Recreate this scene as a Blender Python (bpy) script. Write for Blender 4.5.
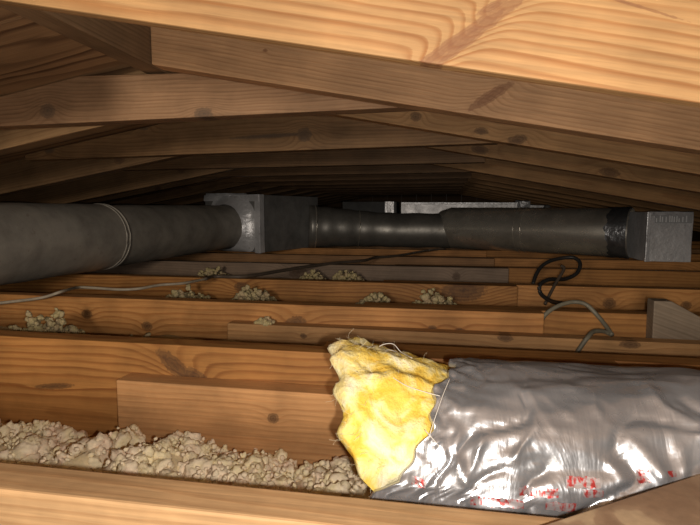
import bpy, bmesh, math, random
import numpy as np
from mathutils import Vector, Matrix, noise

# ------------------------------------------------------------------ scene reset
for o in list(bpy.data.objects):
    bpy.data.objects.remove(o, do_unlink=True)
scene = bpy.context.scene
C = scene.collection

# ------------------------------------------------------------------ camera
YAW, PITCH, ROLL, CAMZ = 0.17556468, 0.1004138, 0.00316759, 0.21329412
cam_d = bpy.data.cameras.new('camera')
cam = bpy.data.objects.new('camera', cam_d)
C.objects.link(cam)
_fw = Vector((-math.sin(YAW)*math.cos(PITCH), math.cos(YAW)*math.cos(PITCH), -math.sin(PITCH)))
_rt = Vector((math.cos(YAW), math.sin(YAW), 0))
_up = _rt.cross(_fw)
_r2 = _rt*math.cos(ROLL) + _up*math.sin(ROLL)
_u2 = _r2.cross(_fw)
cam.matrix_world = Matrix(((_r2.x, _u2.x, -_fw.x, 0), (_r2.y, _u2.y, -_fw.y, 0), (_r2.z, _u2.z, -_fw.z, CAMZ), (0, 0, 0, 1)))
cam_d.sensor_fit = 'HORIZONTAL'
cam_d.sensor_width = 36.0
cam_d.lens = 526.0/700.0*36.0
cam_d.clip_start = 0.01
scene.camera = cam

# ------------------------------------------------------------------ world, lights, exposure
w = bpy.data.worlds.new('attic_air')
scene.world = w
w.use_nodes = True
w.node_tree.nodes['Background'].inputs[0].default_value = (1.0, 0.9, 0.8, 1)
w.node_tree.nodes['Background'].inputs[1].default_value = 0.012

def lamp(name, kind, loc, energy, color, **kw):
    d = bpy.data.lights.new(name, kind)
    d.energy = energy
    d.color = color
    for k, v in kw.items():
        setattr(d, k, v)
    o = bpy.data.objects.new(name, d)
    o.location = loc
    C.objects.link(o)
    return o
# the phone's flash, a little right of and below the lens
lamp('phone_flash', 'POINT', (0.020, 0.004, CAMZ-0.014), 11.0, (1.0, 0.94, 0.87), shadow_soft_size=0.005)
# added fill lamp behind the camera, offsets the flash's steep falloff
lamp('fill_light', 'POINT', (-0.28, -1.15, 0.37), 72.0, (1.0, 0.88, 0.74), shadow_soft_size=0.16)
scene.view_settings.view_transform = 'Standard'
scene.view_settings.look = 'None'
scene.view_settings.exposure = 0.0
scene.view_settings.gamma = 1.0
scene.view_settings.use_curve_mapping = False

R = random.Random(7)

# ------------------------------------------------------------------ node helpers
class NT:
    def __init__(s, name):
        s.m = bpy.data.materials.new(name)
        s.m.use_nodes = True
        s.t = s.m.node_tree
        s.b = s.t.nodes['Principled BSDF']
    def n(s, kind, **kw):
        x = s.t.nodes.new(kind)
        for k, v in kw.items():
            setattr(x, k, v)
        return x
    def put(s, sock, v):
        if v is None:
            return
        if isinstance(v, bpy.types.NodeSocket):
            s.t.links.new(v, sock)
        else:
            sock.default_value = v
    def math(s, op, a, b=None, c=None):
        x = s.n('ShaderNodeMath', operation=op)
        for i, v in enumerate((a, b, c)):
            s.put(x.inputs[i], v)
        return x.outputs[0]
    def vec(s, op, a, b):
        x = s.n('ShaderNodeVectorMath', operation=op)
        s.put(x.inputs[0], a); s.put(x.inputs[1], b)
        return x.outputs[0]
    def noise(s, v, scale, detail=3.0, rough=0.5, dist=0.0):
        x = s.n('ShaderNodeTexNoise')
        s.put(x.inputs['Vector'], v)
        x.inputs['Scale'].default_value = scale
        x.inputs['Detail'].default_value = detail
        x.inputs['Roughness'].default_value = rough
        x.inputs['Distortion'].default_value = dist
        return x.outputs['Fac'], x.outputs['Color']
    def ramp(s, f, stops, interp='LINEAR'):
        x = s.n('ShaderNodeValToRGB')
        x.color_ramp.interpolation = interp
        e = x.color_ramp.elements
        while len(e) < len(stops):
            e.new(0.5)
        for i, (p, c) in enumerate(stops):
            e[i].position = p
            e[i].color = (c, c, c, 1) if isinstance(c, (int, float)) else (*c, 1)
        s.put(x.inputs[0], f)
        return x.outputs[0]
    def mix(s, f, a, b, mode='MIX'):
        x = s.n('ShaderNodeMix', data_type='RGBA', blend_type=mode)
        s.put(x.inputs[0], f)
        for sock, v in ((x.inputs[6], a), (x.inputs[7], b)):
            s.put(sock, (*v, 1) if isinstance(v, tuple) and len(v) == 3 else v)
        return x.outputs[2]
    def bump(s, h, strength=0.3, dist=0.002):
        x = s.n('ShaderNodeBump')
        x.inputs['Strength'].default_value = strength
        x.inputs['Distance'].default_value = dist
        s.put(x.inputs['Height'], h)
        s.t.links.new(x.outputs[0], s.b.inputs['Normal'])
    def finish(s, col, rough=0.6, metal=0.0, spec=0.3):
        s.put(s.b.inputs['Base Color'], (*col, 1) if isinstance(col, tuple) else col)
        s.put(s.b.inputs['Roughness'], rough)
        s.put(s.b.inputs['Metallic'], metal)
        s.b.inputs['Specular IOR Level'].default_value = spec
        return s.m

def wood(name, light, dark, freq=150.0, pith=(0.05, -0.03), tilt=0.0, knots=(), seed=0.0, warp=0.010, contrast=0.75,
         dirt=0.25, knotcol=(0.07, 0.035, 0.018), rough=0.62):
    """sawn softwood: growth rings about a pith running along local x; knots = (x, z, rx, rz, angle) in local metres"""
    def sat_(c):
        l_ = 0.3*c[0]+0.6*c[1]+0.1*c[2]
        return tuple(max(0.004, l_+(q-l_)*1.07) for q in c)
    light, dark = sat_(light), sat_(dark)
    g = NT(name)
    co = g.n('ShaderNodeTexCoord').outputs['Object']
    sep = g.n('ShaderNodeSeparateXYZ'); g.put(sep.inputs[0], co)
    x, y, z = sep.outputs
    mp = g.n('ShaderNodeMapping'); g.put(mp.inputs[0], co)
    mp.inputs['Location'].default_value = (seed*3.1, seed*1.7, seed*2.3)
    mp.inputs['Scale'].default_value = (2.2, 9.0, 9.0)
    nf, _ = g.noise(mp.outputs[0], 1.0, 3.0, 0.55)
    wob = g.math('MULTIPLY', g.math('SUBTRACT', nf, 0.5), warp*2.6)
    dy = g.math('SUBTRACT', y, pith[0])
    dz = g.math('ADD', g.math('SUBTRACT', z, pith[1]), g.math('MULTIPLY', x, tilt))
    r = g.math('SQRT', g.math('ADD', g.math('MULTIPLY', dy, dy), g.math('MULTIPLY', dz, dz)))
    r = g.math('ADD', r, wob)
    kmask = None
    kn_, _ = g.noise(co, 150.0, 3.0, 0.6)
    for (kx, kz, rx, rz, an) in knots:
        ca, sa = math.cos(an), math.sin(an)
        ax = g.math('SUBTRACT', x, kx); az = g.math('SUBTRACT', z, kz)
        u = g.math('ADD', g.math('MULTIPLY', ax, ca/rx), g.math('MULTIPLY', az, sa/rx))
        v = g.math('ADD', g.math('MULTIPLY', ax, -sa/rz), g.math('MULTIPLY', az, ca/rz))
        d2 = g.math('ADD', g.math('MULTIPLY', u, u), g.math('MULTIPLY', v, v))
        ex = g.math('EXPONENT', g.math('MULTIPLY', d2, -0.16))
        r = g.math('ADD', r, g.math('MULTIPLY', ex, 1.6*min(rx, rz)))
        rad_ = g.math('ADD', g.math('SQRT', d2), g.math('MULTIPLY', g.math('SUBTRACT', kn_, 0.5), 1.0))
        rad_ = g.math('MULTIPLY', rad_, 0.72)
        k1 = g.ramp(rad_, [(0.0, 0.9), (0.3, 0.65), (0.5, 0.8), (0.65, 0.5), (0.8, 0.62), (0.92, 0.3), (1.0, 0.0)])
        kmask = k1 if kmask is None else g.math('MAXIMUM', kmask, k1)
    mf = g.n('ShaderNodeMapping'); g.put(mf.inputs[0], co)
    mf.inputs['Location'].default_value = (seed, seed*2, -seed)
    mf.inputs['Scale'].default_value = (9.0, 260.0, 260.0)
    ff, _ = g.noise(mf.outputs[0], 1.0, 4.0, 0.65)
    ph = g.math('ADD', g.math('MULTIPLY', r, freq), g.math('MULTIPLY', ff, 0.25))
    t = g.math('FRACT', ph)
    band = g.ramp(t, [(0.0, 0.10), (0.45, 0.18), (0.80, 1.0), (0.93, 0.75), (1.0, 0.10)])
    # bands vary in strength from ring to ring
    wn = g.n('ShaderNodeTexWhiteNoise', noise_dimensions='1D'); g.put(wn.inputs['W'], g.math('FLOOR', ph))
    band = g.math('MULTIPLY', band, g.math('ADD', g.math('MULTIPLY', wn.outputs['Value'], 0.6), 0.55))
    col = g.mix(g.math('MULTIPLY', band, contrast), light, dark)
    fib = g.ramp(ff, [(0.30, 0.80), (0.70, 1.12)])
    col = g.mix(1.0, col, fib, 'MULTIPLY')
    bn, _ = g.noise(co, 7.0 + seed % 3, 4.0, 0.6)
    blot = g.ramp(bn, [(0.35, 1.0-dirt), (0.62, 1.05)])
    col = g.mix(1.0, col, blot, 'MULTIPLY')
    if kmask is not None:
        col = g.mix(kmask, col, knotcol)
    h = g.math('ADD', g.math('MULTIPLY', band, 0.35), ff)
    g.bump(h, 0.22, 0.0012)
    return g.finish(col, rough, 0.0, 0.28)

# ------------------------------------------------------------------ mesh helpers
def link(name, me, mat, parent=None, loc=None, roty=0.0, rotz=0.0, smooth=False):
    o = bpy.data.objects.new(name, me)
    C.objects.link(o)
    if mat:
        me.materials.append(mat)
    if smooth:
        me.polygons.foreach_set('use_smooth', [True]*len(me.polygons))
    if loc is not None:
        o.location = loc
    o.rotation_euler = (0, roty, rotz)
    if parent is not None:
        o.parent = parent
    return o
def tag(o, label=None, cat=None, group=None, kind=None):
    if label: o['label'] = label
    if cat: o['category'] = cat
    if group: o['group'] = group
    if kind: o['kind'] = kind
    return o
def empty(name, loc=(0, 0, 0)):
    o = bpy.data.objects.new(name, None)
    o.empty_display_size = 0.05
    o.location = loc
    C.objects.link(o)
    return o
def prism_mesh(name, pts, y0, y1, bev=0.0022, segs=2):
    """polygon in the xz plane pushed from y0 to y1, edges eased"""
    bm = bmesh.new()
    a = [bm.verts.new((x, y0, z)) for x, z in pts]
    b = [bm.verts.new((x, y1, z)) for x, z in pts]
    bm.faces.new(a); bm.faces.new(b[::-1])
    n = len(pts)
    for i in range(n):
        bm.faces.new((a[i], b[i], b[(i+1) % n], a[(i+1) % n]))
    bmesh.ops.recalc_face_normals(bm, faces=bm.faces)
    if bev:
        bmesh.ops.bevel(bm, geom=list(bm.edges), offset=bev, segments=segs, affect='EDGES', profile=0.6, clamp_overlap=True)
    me = bpy.data.meshes.new(name)
    bm.to_mesh(me); bm.free()
    return me
def board(name, pts, y0, y1, mat, slope=0.0, parent=None, bev=0.0022):
    """pts: world xz outline; the local x axis runs along the board's slope"""
    th = -math.atan(slope)
    cx = sum(p[0] for p in pts)/len(pts); cz = sum(p[1] for p in pts)/len(pts)
    c, s = math.cos(th), math.sin(th)
    loc_pts = []
    for x, z in pts:
        dx, dz = x-cx, z-cz
        loc_pts.append((dx*c - dz*s, dx*s + dz*c))
    me = prism_mesh(name, loc_pts, -(y1-y0)/2, (y1-y0)/2, bev)
    return link(name, me, mat, parent, (cx, (y0+y1)/2, cz), roty=th)
def local(ox, oz, slope, x, z):
    th = -math.atan(slope); c, s = math.cos(th), math.sin(th)
    dx, dz = x-ox, z-oz
    return (dx*c - dz*s, dx*s + dz*c)
def cen(pts):
    return sum(p[0] for p in pts)/len(pts), sum(p[1] for p in pts)/len(pts)
def grid_mesh(name, P, closed_v=False, cap=False):
    """P: array (nu, nv, 3)"""
    nu, nv, _ = P.shape
    idx = np.arange(nu*nv).reshape(nu, nv)
    faces = []
    jv = nv if closed_v else nv-1
    for i in range(nu-1):
        for j in range(jv):
            faces.append((int(idx[i, j]), int(idx[i+1, j]), int(idx[i+1, (j+1) % nv]), int(idx[i, (j+1) % nv])))
    if cap and closed_v:
        faces.append(tuple(int(v) for v in idx[0]))
        faces.append(tuple(int(v) for v in idx[-1][::-1]))
    me = bpy.data.meshes.new(name)
    me.from_pydata([tuple(map(float, q)) for q in P.reshape(-1, 3)], [], faces)
    bm = bmesh.new(); bm.from_mesh(me)
    bmesh.ops.recalc_face_normals(bm, faces=bm.faces)
    bm.to_mesh(me); bm.free()
    return me
def catmull(pts, n=8):
    pts = [Vector(p) for p in pts]
    q = [pts[0]*2-pts[1]] + pts + [pts[-1]*2-pts[-2]]
    out = []
    for i in range(1, len(q)-2):
        for k in range(n):
            t = k/n
            a, b, c, d = q[i-1], q[i], q[i+1], q[i+2]
            out.append(0.5*((2*b)+(c-a)*t+(2*a-5*b+4*c-d)*t*t+(3*b-a-3*c+d)*t**3))
    out.append(pts[-1])
    return out
def tube_mesh(name, pts, rad, nv=10, cap=True):
    """pts: list of Vectors, rad: number or list"""
    n = len(pts)
    rr = rad if isinstance(rad, (list, tuple)) else [rad]*n
    P = np.zeros((n, nv, 3))
    ref = Vector((0, 0, 1))
    for i in range(n):
        t = (pts[min(i+1, n-1)]-pts[max(i-1, 0)]).normalized()
        a = t.cross(ref)
        if a.length < 0.2: a = t.cross(Vector((0, 1, 0)))
        a.normalize(); b = a.cross(t).normalized()
        for j in range(nv):
            q = 2*math.pi*j/nv
            P[i, j] = pts[i] + (a*math.cos(q) + b*math.sin(q))*rr[i]
    return grid_mesh(name, P, True, cap)
def unproject(px, Y=None, Z=None):
    """where the sight line through a spot seen in the photograph meets the plane y=Y or z=Z of the attic (used to read off real positions)"""
    d = _r2*((px[0]-350)/526.0) - _u2*((px[1]-262.5)/526.0) + _fw
    s = Y/d.y if Y is not None else (Z-CAMZ)/d.z
    return Vector((d.x*s, d.y*s, CAMZ+d.z*s))

# ------------------------------------------------------------------ the setting
def plaster_mat():
    g = NT('ceiling_board_paper')
    co = g.n('ShaderNodeTexCoord').outputs['Object']
    f, _ = g.noise(co, 14, 5, 0.6)
    return g.finish(g.ramp(f, [(0.3, (0.20, 0.16, 0.12)), (0.7, (0.32, 0.27, 0.21))]), 0.9)
XL, XR, YB, YF = -2.45, 2.15, -0.35, 6.4
floor = board('floor', [(XL, -0.200), (XR, -0.200), (XR, -0.1842), (XL, -0.1842)], YB, YF, plaster_mat(), bev=0)
tag(floor, 'plasterboard ceiling of the rooms below, under the joists', 'floor', kind='structure')

PLY = wood('plywood_sheathing', (0.40, 0.24, 0.125), (0.12, 0.06, 0.032), freq=30, pith=(0.0, -0.35), seed=3.3, warp=0.045, contrast=0.95, dirt=0.15)
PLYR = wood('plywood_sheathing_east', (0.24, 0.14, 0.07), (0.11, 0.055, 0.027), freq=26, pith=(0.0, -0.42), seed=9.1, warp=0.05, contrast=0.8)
def zl(x): return 0.470 + 0.18*(x+0.47)      # underside of the left roof boards
def zr(x): return 0.480 - 0.184*x            # underside of the right roof boards
def roof_side(name, xa, xb, zf, slope, mat, label):
    root = empty(name, (0, 0, 0))
    tag(root, label, 'roof', kind='structure')
    ys = [YB, 0.62, 1.84, 3.06, 4.28, 5.5, YF]
    for i in range(6):
        pts = [(xa, zf(xa)+0.0005), (xb, zf(xb)+0.0005), (xb, zf(xb)+0.0135), (xa, zf(xa)+0.0135)]
        board('panel', pts, ys[i]+0.0015, ys[i+1]-0.0015, mat, slope, root, bev=0.0008)
    return root
def swap_axes(mat):                                       # sheet grain shows on the flat face: swap y and z in its coordinates
    t = mat.node_tree
    for nd in list(t.nodes):
        if nd.bl_idname == 'ShaderNodeTexCoord':
            s = t.nodes.new('ShaderNodeSeparateXYZ'); c = t.nodes.new('ShaderNodeCombineXYZ')
            tos = [l.to_socket for l in nd.outputs['Object'].links]
            for l in list(nd.outputs['Object'].links): t.links.remove(l)
            t.links.new(nd.outputs['Object'], s.inputs[0])
            t.links.new(s.outputs[0], c.inputs[0]); t.links.new(s.outputs[2], c.inputs[1]); t.links.new(s.outputs[1], c.inputs[2])
            for k in tos: t.links.new(c.outputs[0], k)
swap_axes(PLY); swap_axes(PLYR)
roof_side('ceiling_left', XL, -0.5065, zl, 0.18, PLY, 'brown plywood roof boards of the left slope with bold wavy grain')
roof_side('ceiling_right', -0.4655, XR, zr, -0.184, PLYR, 'brown plywood roof boards of the right slope above the rafters')
WALLM = wood('gable_boards', (0.20, 0.12, 0.06), (0.10, 0.05, 0.025), freq=60, pith=(0.02, -0.3), seed=5.5)
gable = empty('wall_back', (0, YF, 0))
tag(gable, 'dark boarded gable wall at the far end of the attic', 'wall', kind='structure')
nb = 26
for i in range(nb):
    xa = XL + (XR-XL)*i/nb; xb = XL + (XR-XL)*(i+1)/nb - 0.004
    za = (zl if xa < -0.486 else zr)(xa); zb = (zl if xb < -0.486 else zr)(xb)
    o = board('plank', [(xa, -0.18), (xb, -0.18), (xb, max(zb, -0.1)), (xa, max(za, -0.1))], YF+0.002, YF+0.02, WALLM, bev=0.001)
    o.parent = gable; o.location.y -= YF

for nm, xa, xb, zt, lb in (('wall_left', XL-0.022, XL-0.001, 0.13, 'dark eaves board closing the attic at the far left'), ('wall_right', XR+0.001, XR+0.022, 0.10, 'dark eaves board closing the attic at the far right')):
    tag(board(nm, [(xa, -0.2), (xb, -0.2), (xb, zt), (xa, zt)], YB, YF, WALLM, bev=0.001), lb, 'wall', kind='structure')
# ------------------------------------------------------------------ ceiling joists
HONEY = (0.57, 0.285, 0.108); HONEYD = (0.31, 0.118, 0.036)
ORNG = (0.46, 0.225, 0.078); ORNGD = (0.235, 0.088, 0.027)
PINK = (0.50, 0.30, 0.17); PINKD = (0.30, 0.15, 0.08)
GREY = (0.27, 0.195, 0.14); GREYD = (0.16, 0.105, 0.07)
BRWN = (0.36, 0.20, 0.095); BRWND = (0.19, 0.09, 0.04)
TH = 0.038; SP = 0.4064; Y1 = 0.3681
dz = [0.0, 0.004, -0.003, -0.004, 0.003, 0.002, 0.004, 0, 0, 0, 0, 0, 0, 0]          # joists are never quite level with each other
ends = [None, 0.24, 0.212, 0.212, 0.235, 0.222, 0.22, 0.22, 0.22, 0.22]
ordn = ['nearest', 'second', 'third', 'fourth', 'fifth', 'sixth', 'seventh', 'eighth', 'ninth', 'tenth']
acol = [((0.52, 0.33, 0.175), (0.38, 0.21, 0.10)), (ORNG, ORNGD), (HONEY, HONEYD), (ORNG, ORNGD), (GREY, GREYD), (BRWN, BRWND), (HONEY, HONEYD), (BRWN, BRWND), (ORNG, ORNGD), (BRWN, BRWND)]
ccol = [None, (ORNG, ORNGD), (ORNG, ORNGD), (HONEY, HONEYD), (ORNG, ORNGD), (HONEY, HONEYD), (ORNG, ORNGD), (BRWN, BRWND), (ORNG, ORNGD), (HONEY, HONEYD)]
def kn(pts, slope, lst):
    ox, oz = cen(pts); out = []
    for (x, z, rx, rz, an) in lst:
        lx, lz = local(ox, oz, slope, x, z); out.append((lx, lz, rx, rz, an))
    return out
aknots = {0: [],
          1: [(-0.405, -0.030, 0.030, 0.010, -0.7), (-0.375, -0.045, 0.020, 0.010, -0.4), (-0.62, -0.075, 0.028, 0.004, 0.1), (-0.90, -0.06, 0.012, 0.009, 0)],
          2: [(-0.86, -0.045, 0.011, 0.009, 0), (-0.70, -0.068, 0.011, 0.009, 0), (-0.02, -0.045, 0.008, 0.006, 0), (0.04, -0.048, 0.008, 0.006, 0), (-0.33, -0.045, 0.02, 0.012, 0.3)],
          3: [(0.06, -0.02, 0.05, 0.026, 0.1), (-0.62, -0.03, 0.02, 0.012, 0)],
          4: [(-0.55, -0.03, 0.03, 0.02, 0), (0.05, -0.03, 0.012, 0.012, 0)]}
cknots = {3: [(0.47, -0.05, 0.014, 0.012, 0), (0.67, -0.05, 0.011, 0.010, 0)], 4: [], 5: [(1.1, -0.03, 0.03, 0.02, 0.4)]}
for k in range(10):
    ya, yb = Y1 - TH + SP*k, Y1 + SP*k
    zt = dz[k]; x1 = XR-0.02 if k == 0 else ends[k]
    pts = [(XL+0.02, -0.184), (x1, -0.184), (x1, zt), (XL+0.02, zt)]
    rr = random.Random(40+k)
    m = wood('joist_wood_%d' % k, *acol[k], freq=[170, 95, 90, 110, 120, 140, 130, 120, 120, 120][k], pith=(rr.uniform(0.02, 0.06), rr.uniform(-0.05, 0.02)),
             tilt=rr.uniform(-0.02, 0.02), knots=kn(pts, 0, aknots.get(k, [])), seed=rr.uniform(0, 20), contrast=[0.55, 0.85, 0.75, .8, .5, .7, .7, .7, .7, .7][k], warp=[.010, .012, .013, .012, .01, .01, .01, .01, .01, .01][k])
    o = board('ceiling_joist', pts, ya, yb, m)
    tag(o, ['pale ceiling joist nearest the camera running along the bottom of the view', 'orange-brown ceiling joist, second from the camera, behind the loose insulation',
            'honey coloured ceiling joist, third from the camera, its sawn end left of the wire loop', 'orange ceiling joist, fourth from the camera, with a dark stain near its end',
            'grey weathered ceiling joist, fifth from the camera'][k] if k < 5 else 'brown ceiling joist, %s from the camera, under the ducts' % ordn[k], 'joist', 'left-hand ceiling joists')
    if k >= 1:
        pts = [(-0.18, -0.184), (XR-0.02, -0.184), (XR-0.02, zt-0.001), (-0.18, zt-0.001)]
        m = wood('lapped_joist_wood_%d' % k, *ccol[k], freq=rr.uniform(90, 130), pith=(rr.uniform(0.02, 0.06), rr.uniform(-0.05, 0.03)), knots=kn(pts, 0, cknots.get(k, [])), seed=rr.uniform(0, 20), contrast=0.6)
        o = board('lapped_joist', pts, yb+0.0008, yb+TH, m)
        tag(o, 'right-hand ceiling joist lapped behind the %s joist from the camera' % ordn[k], 'joist', 'right-hand lapped ceiling joists')
# lower boards nailed to the fronts of the second and third joists
pts = [(-0.482, -0.184), (0.75, -0.184), (0.75, -0.046), (-0.482, -0.044)]
m = wood('scab_board_wood_a', (0.57, 0.315, 0.145), (0.38, 0.175, 0.07), freq=120, pith=(0.03, -0.16), seed=2.2, contrast=0.55, knots=kn(pts, 0, [(-0.235, -0.085, 0.007, 0.006, 0)]))
tag(board('side_board', pts, Y1-2*TH+SP, Y1-TH+SP-0.0006, m), 'lower pale board against the second joist, its square end above the insulation', 'board', 'lower boards fixed beside joists')
pts = [(-0.478, -0.184), (XR-0.1, -0.184), (XR-0.1, -0.047), (-0.478, -0.044)]
m = wood('scab_board_wood_b', (0.50, 0.285, 0.13), (0.30, 0.14, 0.055), freq=95, pith=(0.04, -0.12), seed=6.2, contrast=0.5, knots=kn(pts, 0, [(0.37, -0.052, 0.016, 0.006, 0), (0.13, -0.05, 0.012, 0.006, 0), (-0.30, -0.065, 0.006, 0.005, 0)]))
tag(board('side_board', pts, Y1-2*TH+2*SP, Y1-TH+2*SP-0.0006, m), 'long lower board against the third joist, passing behind the silver duct', 'board', 'lower boards fixed beside joists')
# short sloping board standing in the slot on the right
yb = Y1 + 2*SP
pts = [(0.425, -0.18), (0.423, 0.031), (0.456, 0.031), (0.72, -0.115), (0.72, -0.18)]
m = wood('brace_wood', (0.30, 0.235, 0.17), (0.20, 0.14, 0.095), freq=130, pith=(0.03, -0.1), seed=1.2, contrast=0.5)
tag(board('angle_cut_brace', pts, yb-TH+0.0008, yb-0.0004, m, -0.35), 'grey angle-cut board end sticking up between joists at the right', 'board')

# ------------------------------------------------------------------ ridge, rafters, ties
m = wood('ridge_wood', (0.25, 0.155, 0.085), (0.13, 0.07, 0.036), freq=170, pith=(0.03, -0.2), seed=4.4, contrast=0.6)
me = prism_mesh('ridge_board', [(-3.3, -0.06), (3.3, -0.06), (3.3, 0.06), (-3.3, 0.06)], -0.019, 0.019)
rb = link('ridge_board', me, m, None, (-0.4861, 3.05, 0.4425+0.06), rotz=math.pi/2)
tag(rb, 'dark ridge board running away under the roof peak, upper left', 'beam')

rb_ = {1: (0.3355, -0.1871, 0.47), 2: (0.3577, -0.1836, 0.80), 3: (0.3831, -0.1844, 1.2066), 4: (0.3896, -0.1805, 1.613)}
rcol = [None, ((0.47, 0.285, 0.135), (0.32, 0.145, 0.055)), ((0.58, 0.34, 0.18), (0.36, 0.18, 0.085)), ((0.64, 0.37, 0.175), (0.40, 0.19, 0.08)), ((0.54, 0.31, 0.145), (0.34, 0.16, 0.068))]
rk = {1: [(0.002, 0.352, 0.036, 0.0040, 0.78), (0.020, 0.362, 0.040, 0.0050, 0.74), (0.036, 0.381, 0.010, 0.003, 0.6), (0.010, 0.350, 0.028, 0.003, 0.80), (0.10, 0.393, 0.07, 0.0012, -0.17)],
      2: [(0.062, 0.376, 0.028, 0.006, 0.72), (-0.275, 0.456, 0.003, 0.002, 0)],
      3: [(-0.066, 0.42, 0.010, 0.008, 0), (0.077, 0.385, 0.012, 0.006, 0), (0.154, 0.365, 0.016, 0.008, 0.3)],
      4: [(0.10, 0.39, 0.02, 0.010, 0), (0.46, 0.32, 0.022, 0.010, 0)]}
ords = [None, 'first', 'second', 'third', 'fourth', 'fifth', 'sixth', 'seventh', 'eighth', 'ninth', 'tenth', 'eleventh', 'twelfth', 'thirteenth', 'fourteenth']
for k in range(1, 15):
    if k in rb_: z0, s, y0 = rb_[k]
    elif k == 5: z0, s, y0 = 0.374, -0.1815, 1.613+SP
    else: z0, s, y0 = 0.404, -0.1815, 1.613+SP*(k-4)
    xe = 1.95
    pts = [(-0.4655, z0-s*0.4655), (xe, z0+s*xe), (xe, zr(xe)), (-0.4655, zr(-0.4655))]
    rr = random.Random(70+k)
    lc, dc = rcol[min(k, 4)]
    m = wood('rafter_wood_%d' % k, lc, dc, freq=[0, 135, 190, 200, 170][min(k, 4)], pith=(rr.uniform(0.02, 0.05), -0.10 if k == 1 else rr.uniform(-0.12, 0.1)),
             tilt=0.02 if k == 1 else rr.uniform(-0.03, 0.03), knots=kn(pts, s, rk.get(k, [])), seed=rr.uniform(0, 20), contrast=0.9 if k == 1 else 0.55, warp=0.008 if k > 1 else 0.006,
             knotcol=(0.20, 0.085, 0.04) if k <= 2 else (0.13, 0.07, 0.038), dirt=0.18)
    o = board('right_rafter', pts, y0, y0+(0.018 if k == 1 else TH), m, s)
    tag(o, {1: 'bright honey rafter crossing the top of the view with a slanting knot scar', 2: 'second right-hand rafter, dull brown, butting against the ridge board'}.get(k, '%s right-hand rafter from the camera, sloping down to the right' % ords[k]), 'rafter', 'right-hand rafters')
for k in range(1, 15):
    y0 = 0.47 if k == 1 else 0.879 + SP*(k-2)
    zb = lambda x: (0.388 if k < 5 else 0.426) + 0.18*(x+0.47)
    xe = -2.25
    pts = [(xe, zb(xe)), (-0.5066, zb(-0.5066)), (-0.5066, zl(-0.5066)), (xe, zl(xe))]
    rr = random.Random(110+k)
    m = wood('left_rafter_wood_%d' % k, *(((0.31, 0.19, 0.095), (0.17, 0.09, 0.042)) if k < 3 else ((0.18, 0.108, 0.054), (0.10, 0.052, 0.024))), freq=160, pith=(0.03, rr.uniform(-0.15, 0.05)), seed=rr.uniform(0, 20), contrast=0.6, knots=[(rr.uniform(0.1, 0.7), rr.uniform(-0.02, 0.02), 0.012, 0.008, 0)])  # from the third rafter on, shade is put into the wood colour
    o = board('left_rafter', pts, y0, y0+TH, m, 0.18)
    tag(o, '%s left-hand rafter from the camera, sloping down to the left%s' % (ords[k], '' if k == 1 else ' behind its tie'), 'rafter', 'left-hand rafters')
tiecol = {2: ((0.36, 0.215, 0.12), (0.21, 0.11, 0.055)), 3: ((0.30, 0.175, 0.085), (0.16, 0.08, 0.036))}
tk = {2: [(-0.69, 0.384, 0.012, 0.010, 0), (-0.397, 0.371, 0.013, 0.008, 0)],
      3: [(-1.026, 0.366, 0.012, 0.007, 0), (-0.751, 0.420, 0.012, 0.007, 0), (-0.333, 0.391, 0.014, 0.013, 0), (-0.42, 0.390, 0.08, 0.004, 0.02)]}
for k in range(2, 13):
    y0 = 0.8395 + SP*(k-2)
    zb = {2: (0.3726, 0.0163), 3: (0.3615, 0.0187)}.get(k, (0.355, 0.01))
    f = lambda x: zb[0] + zb[1]*x
    def top(x): return min(zl(x)-0.001, 0.4415)
    xl = -1.03
    if k >= 3: xl = -1.10
    xk = -0.47 + (0.4415+0.001-0.470)/0.18
    pts = [(xl, f(xl)), (0.12, f(0.12)), (0.12, 0.430), (xk, 0.4415), (xl, max(top(xl), f(xl)+0.004))]
    rr = random.Random(150+k)
    lc, dc = tiecol.get(k, ((0.22, 0.13, 0.065), (0.12, 0.06, 0.028)))  # rear ties get darker wood, shade under the roof painted in
    m = wood('tie_wood_%d' % k, lc, dc, freq=210 if k == 2 else 150, pith=(0.025, 0.06), tilt=0.015, knots=kn(pts, 0.017, tk.get(k, [])), seed=rr.uniform(0, 20), contrast=0.6, warp=0.012,
             knotcol=(0.11, 0.075, 0.05))
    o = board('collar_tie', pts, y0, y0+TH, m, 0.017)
    tag(o, {2: 'level wooden tie under the ridge nearest the camera, with two grey knots', 3: 'second level wooden tie under the ridge, darker, with a round grey knot'}.get(k, '%s level wooden tie under the ridge from the camera, in the dark' % ords[k-1]), 'tie', 'level ties under the ridge')

# ------------------------------------------------------------------ loose-fill insulation
def fill_mat(name='loose_fill_wool', k=1.0):
    g = NT(name)
    co = g.n('ShaderNodeTexCoord').outputs['Object']
    a, _ = g.noise(co, 26, 3, 0.5)
    b, _ = g.noise(co, 160, 4, 0.6)
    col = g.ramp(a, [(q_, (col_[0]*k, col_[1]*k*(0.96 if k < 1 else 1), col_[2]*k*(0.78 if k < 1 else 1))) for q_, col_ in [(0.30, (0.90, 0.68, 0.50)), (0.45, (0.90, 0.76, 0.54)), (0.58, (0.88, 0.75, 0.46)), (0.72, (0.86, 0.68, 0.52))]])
    col = g.mix(1.0, col, g.ramp(b, [(0.3, 0.85), (0.7, 1.08)]), 'MULTIPLY')
    n2, _ = g.noise(co, 420, 4, 0.65)
    g.bump(n2, 0.35, 0.002)
    return g.finish(col, 0.95, 0, 0.1)
FILL = fill_mat()
FILL_DIM = fill_mat('dimmed_loose_fill', 0.58)  # same wool, colour darkened to stand in for flash falloff farther back
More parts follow.
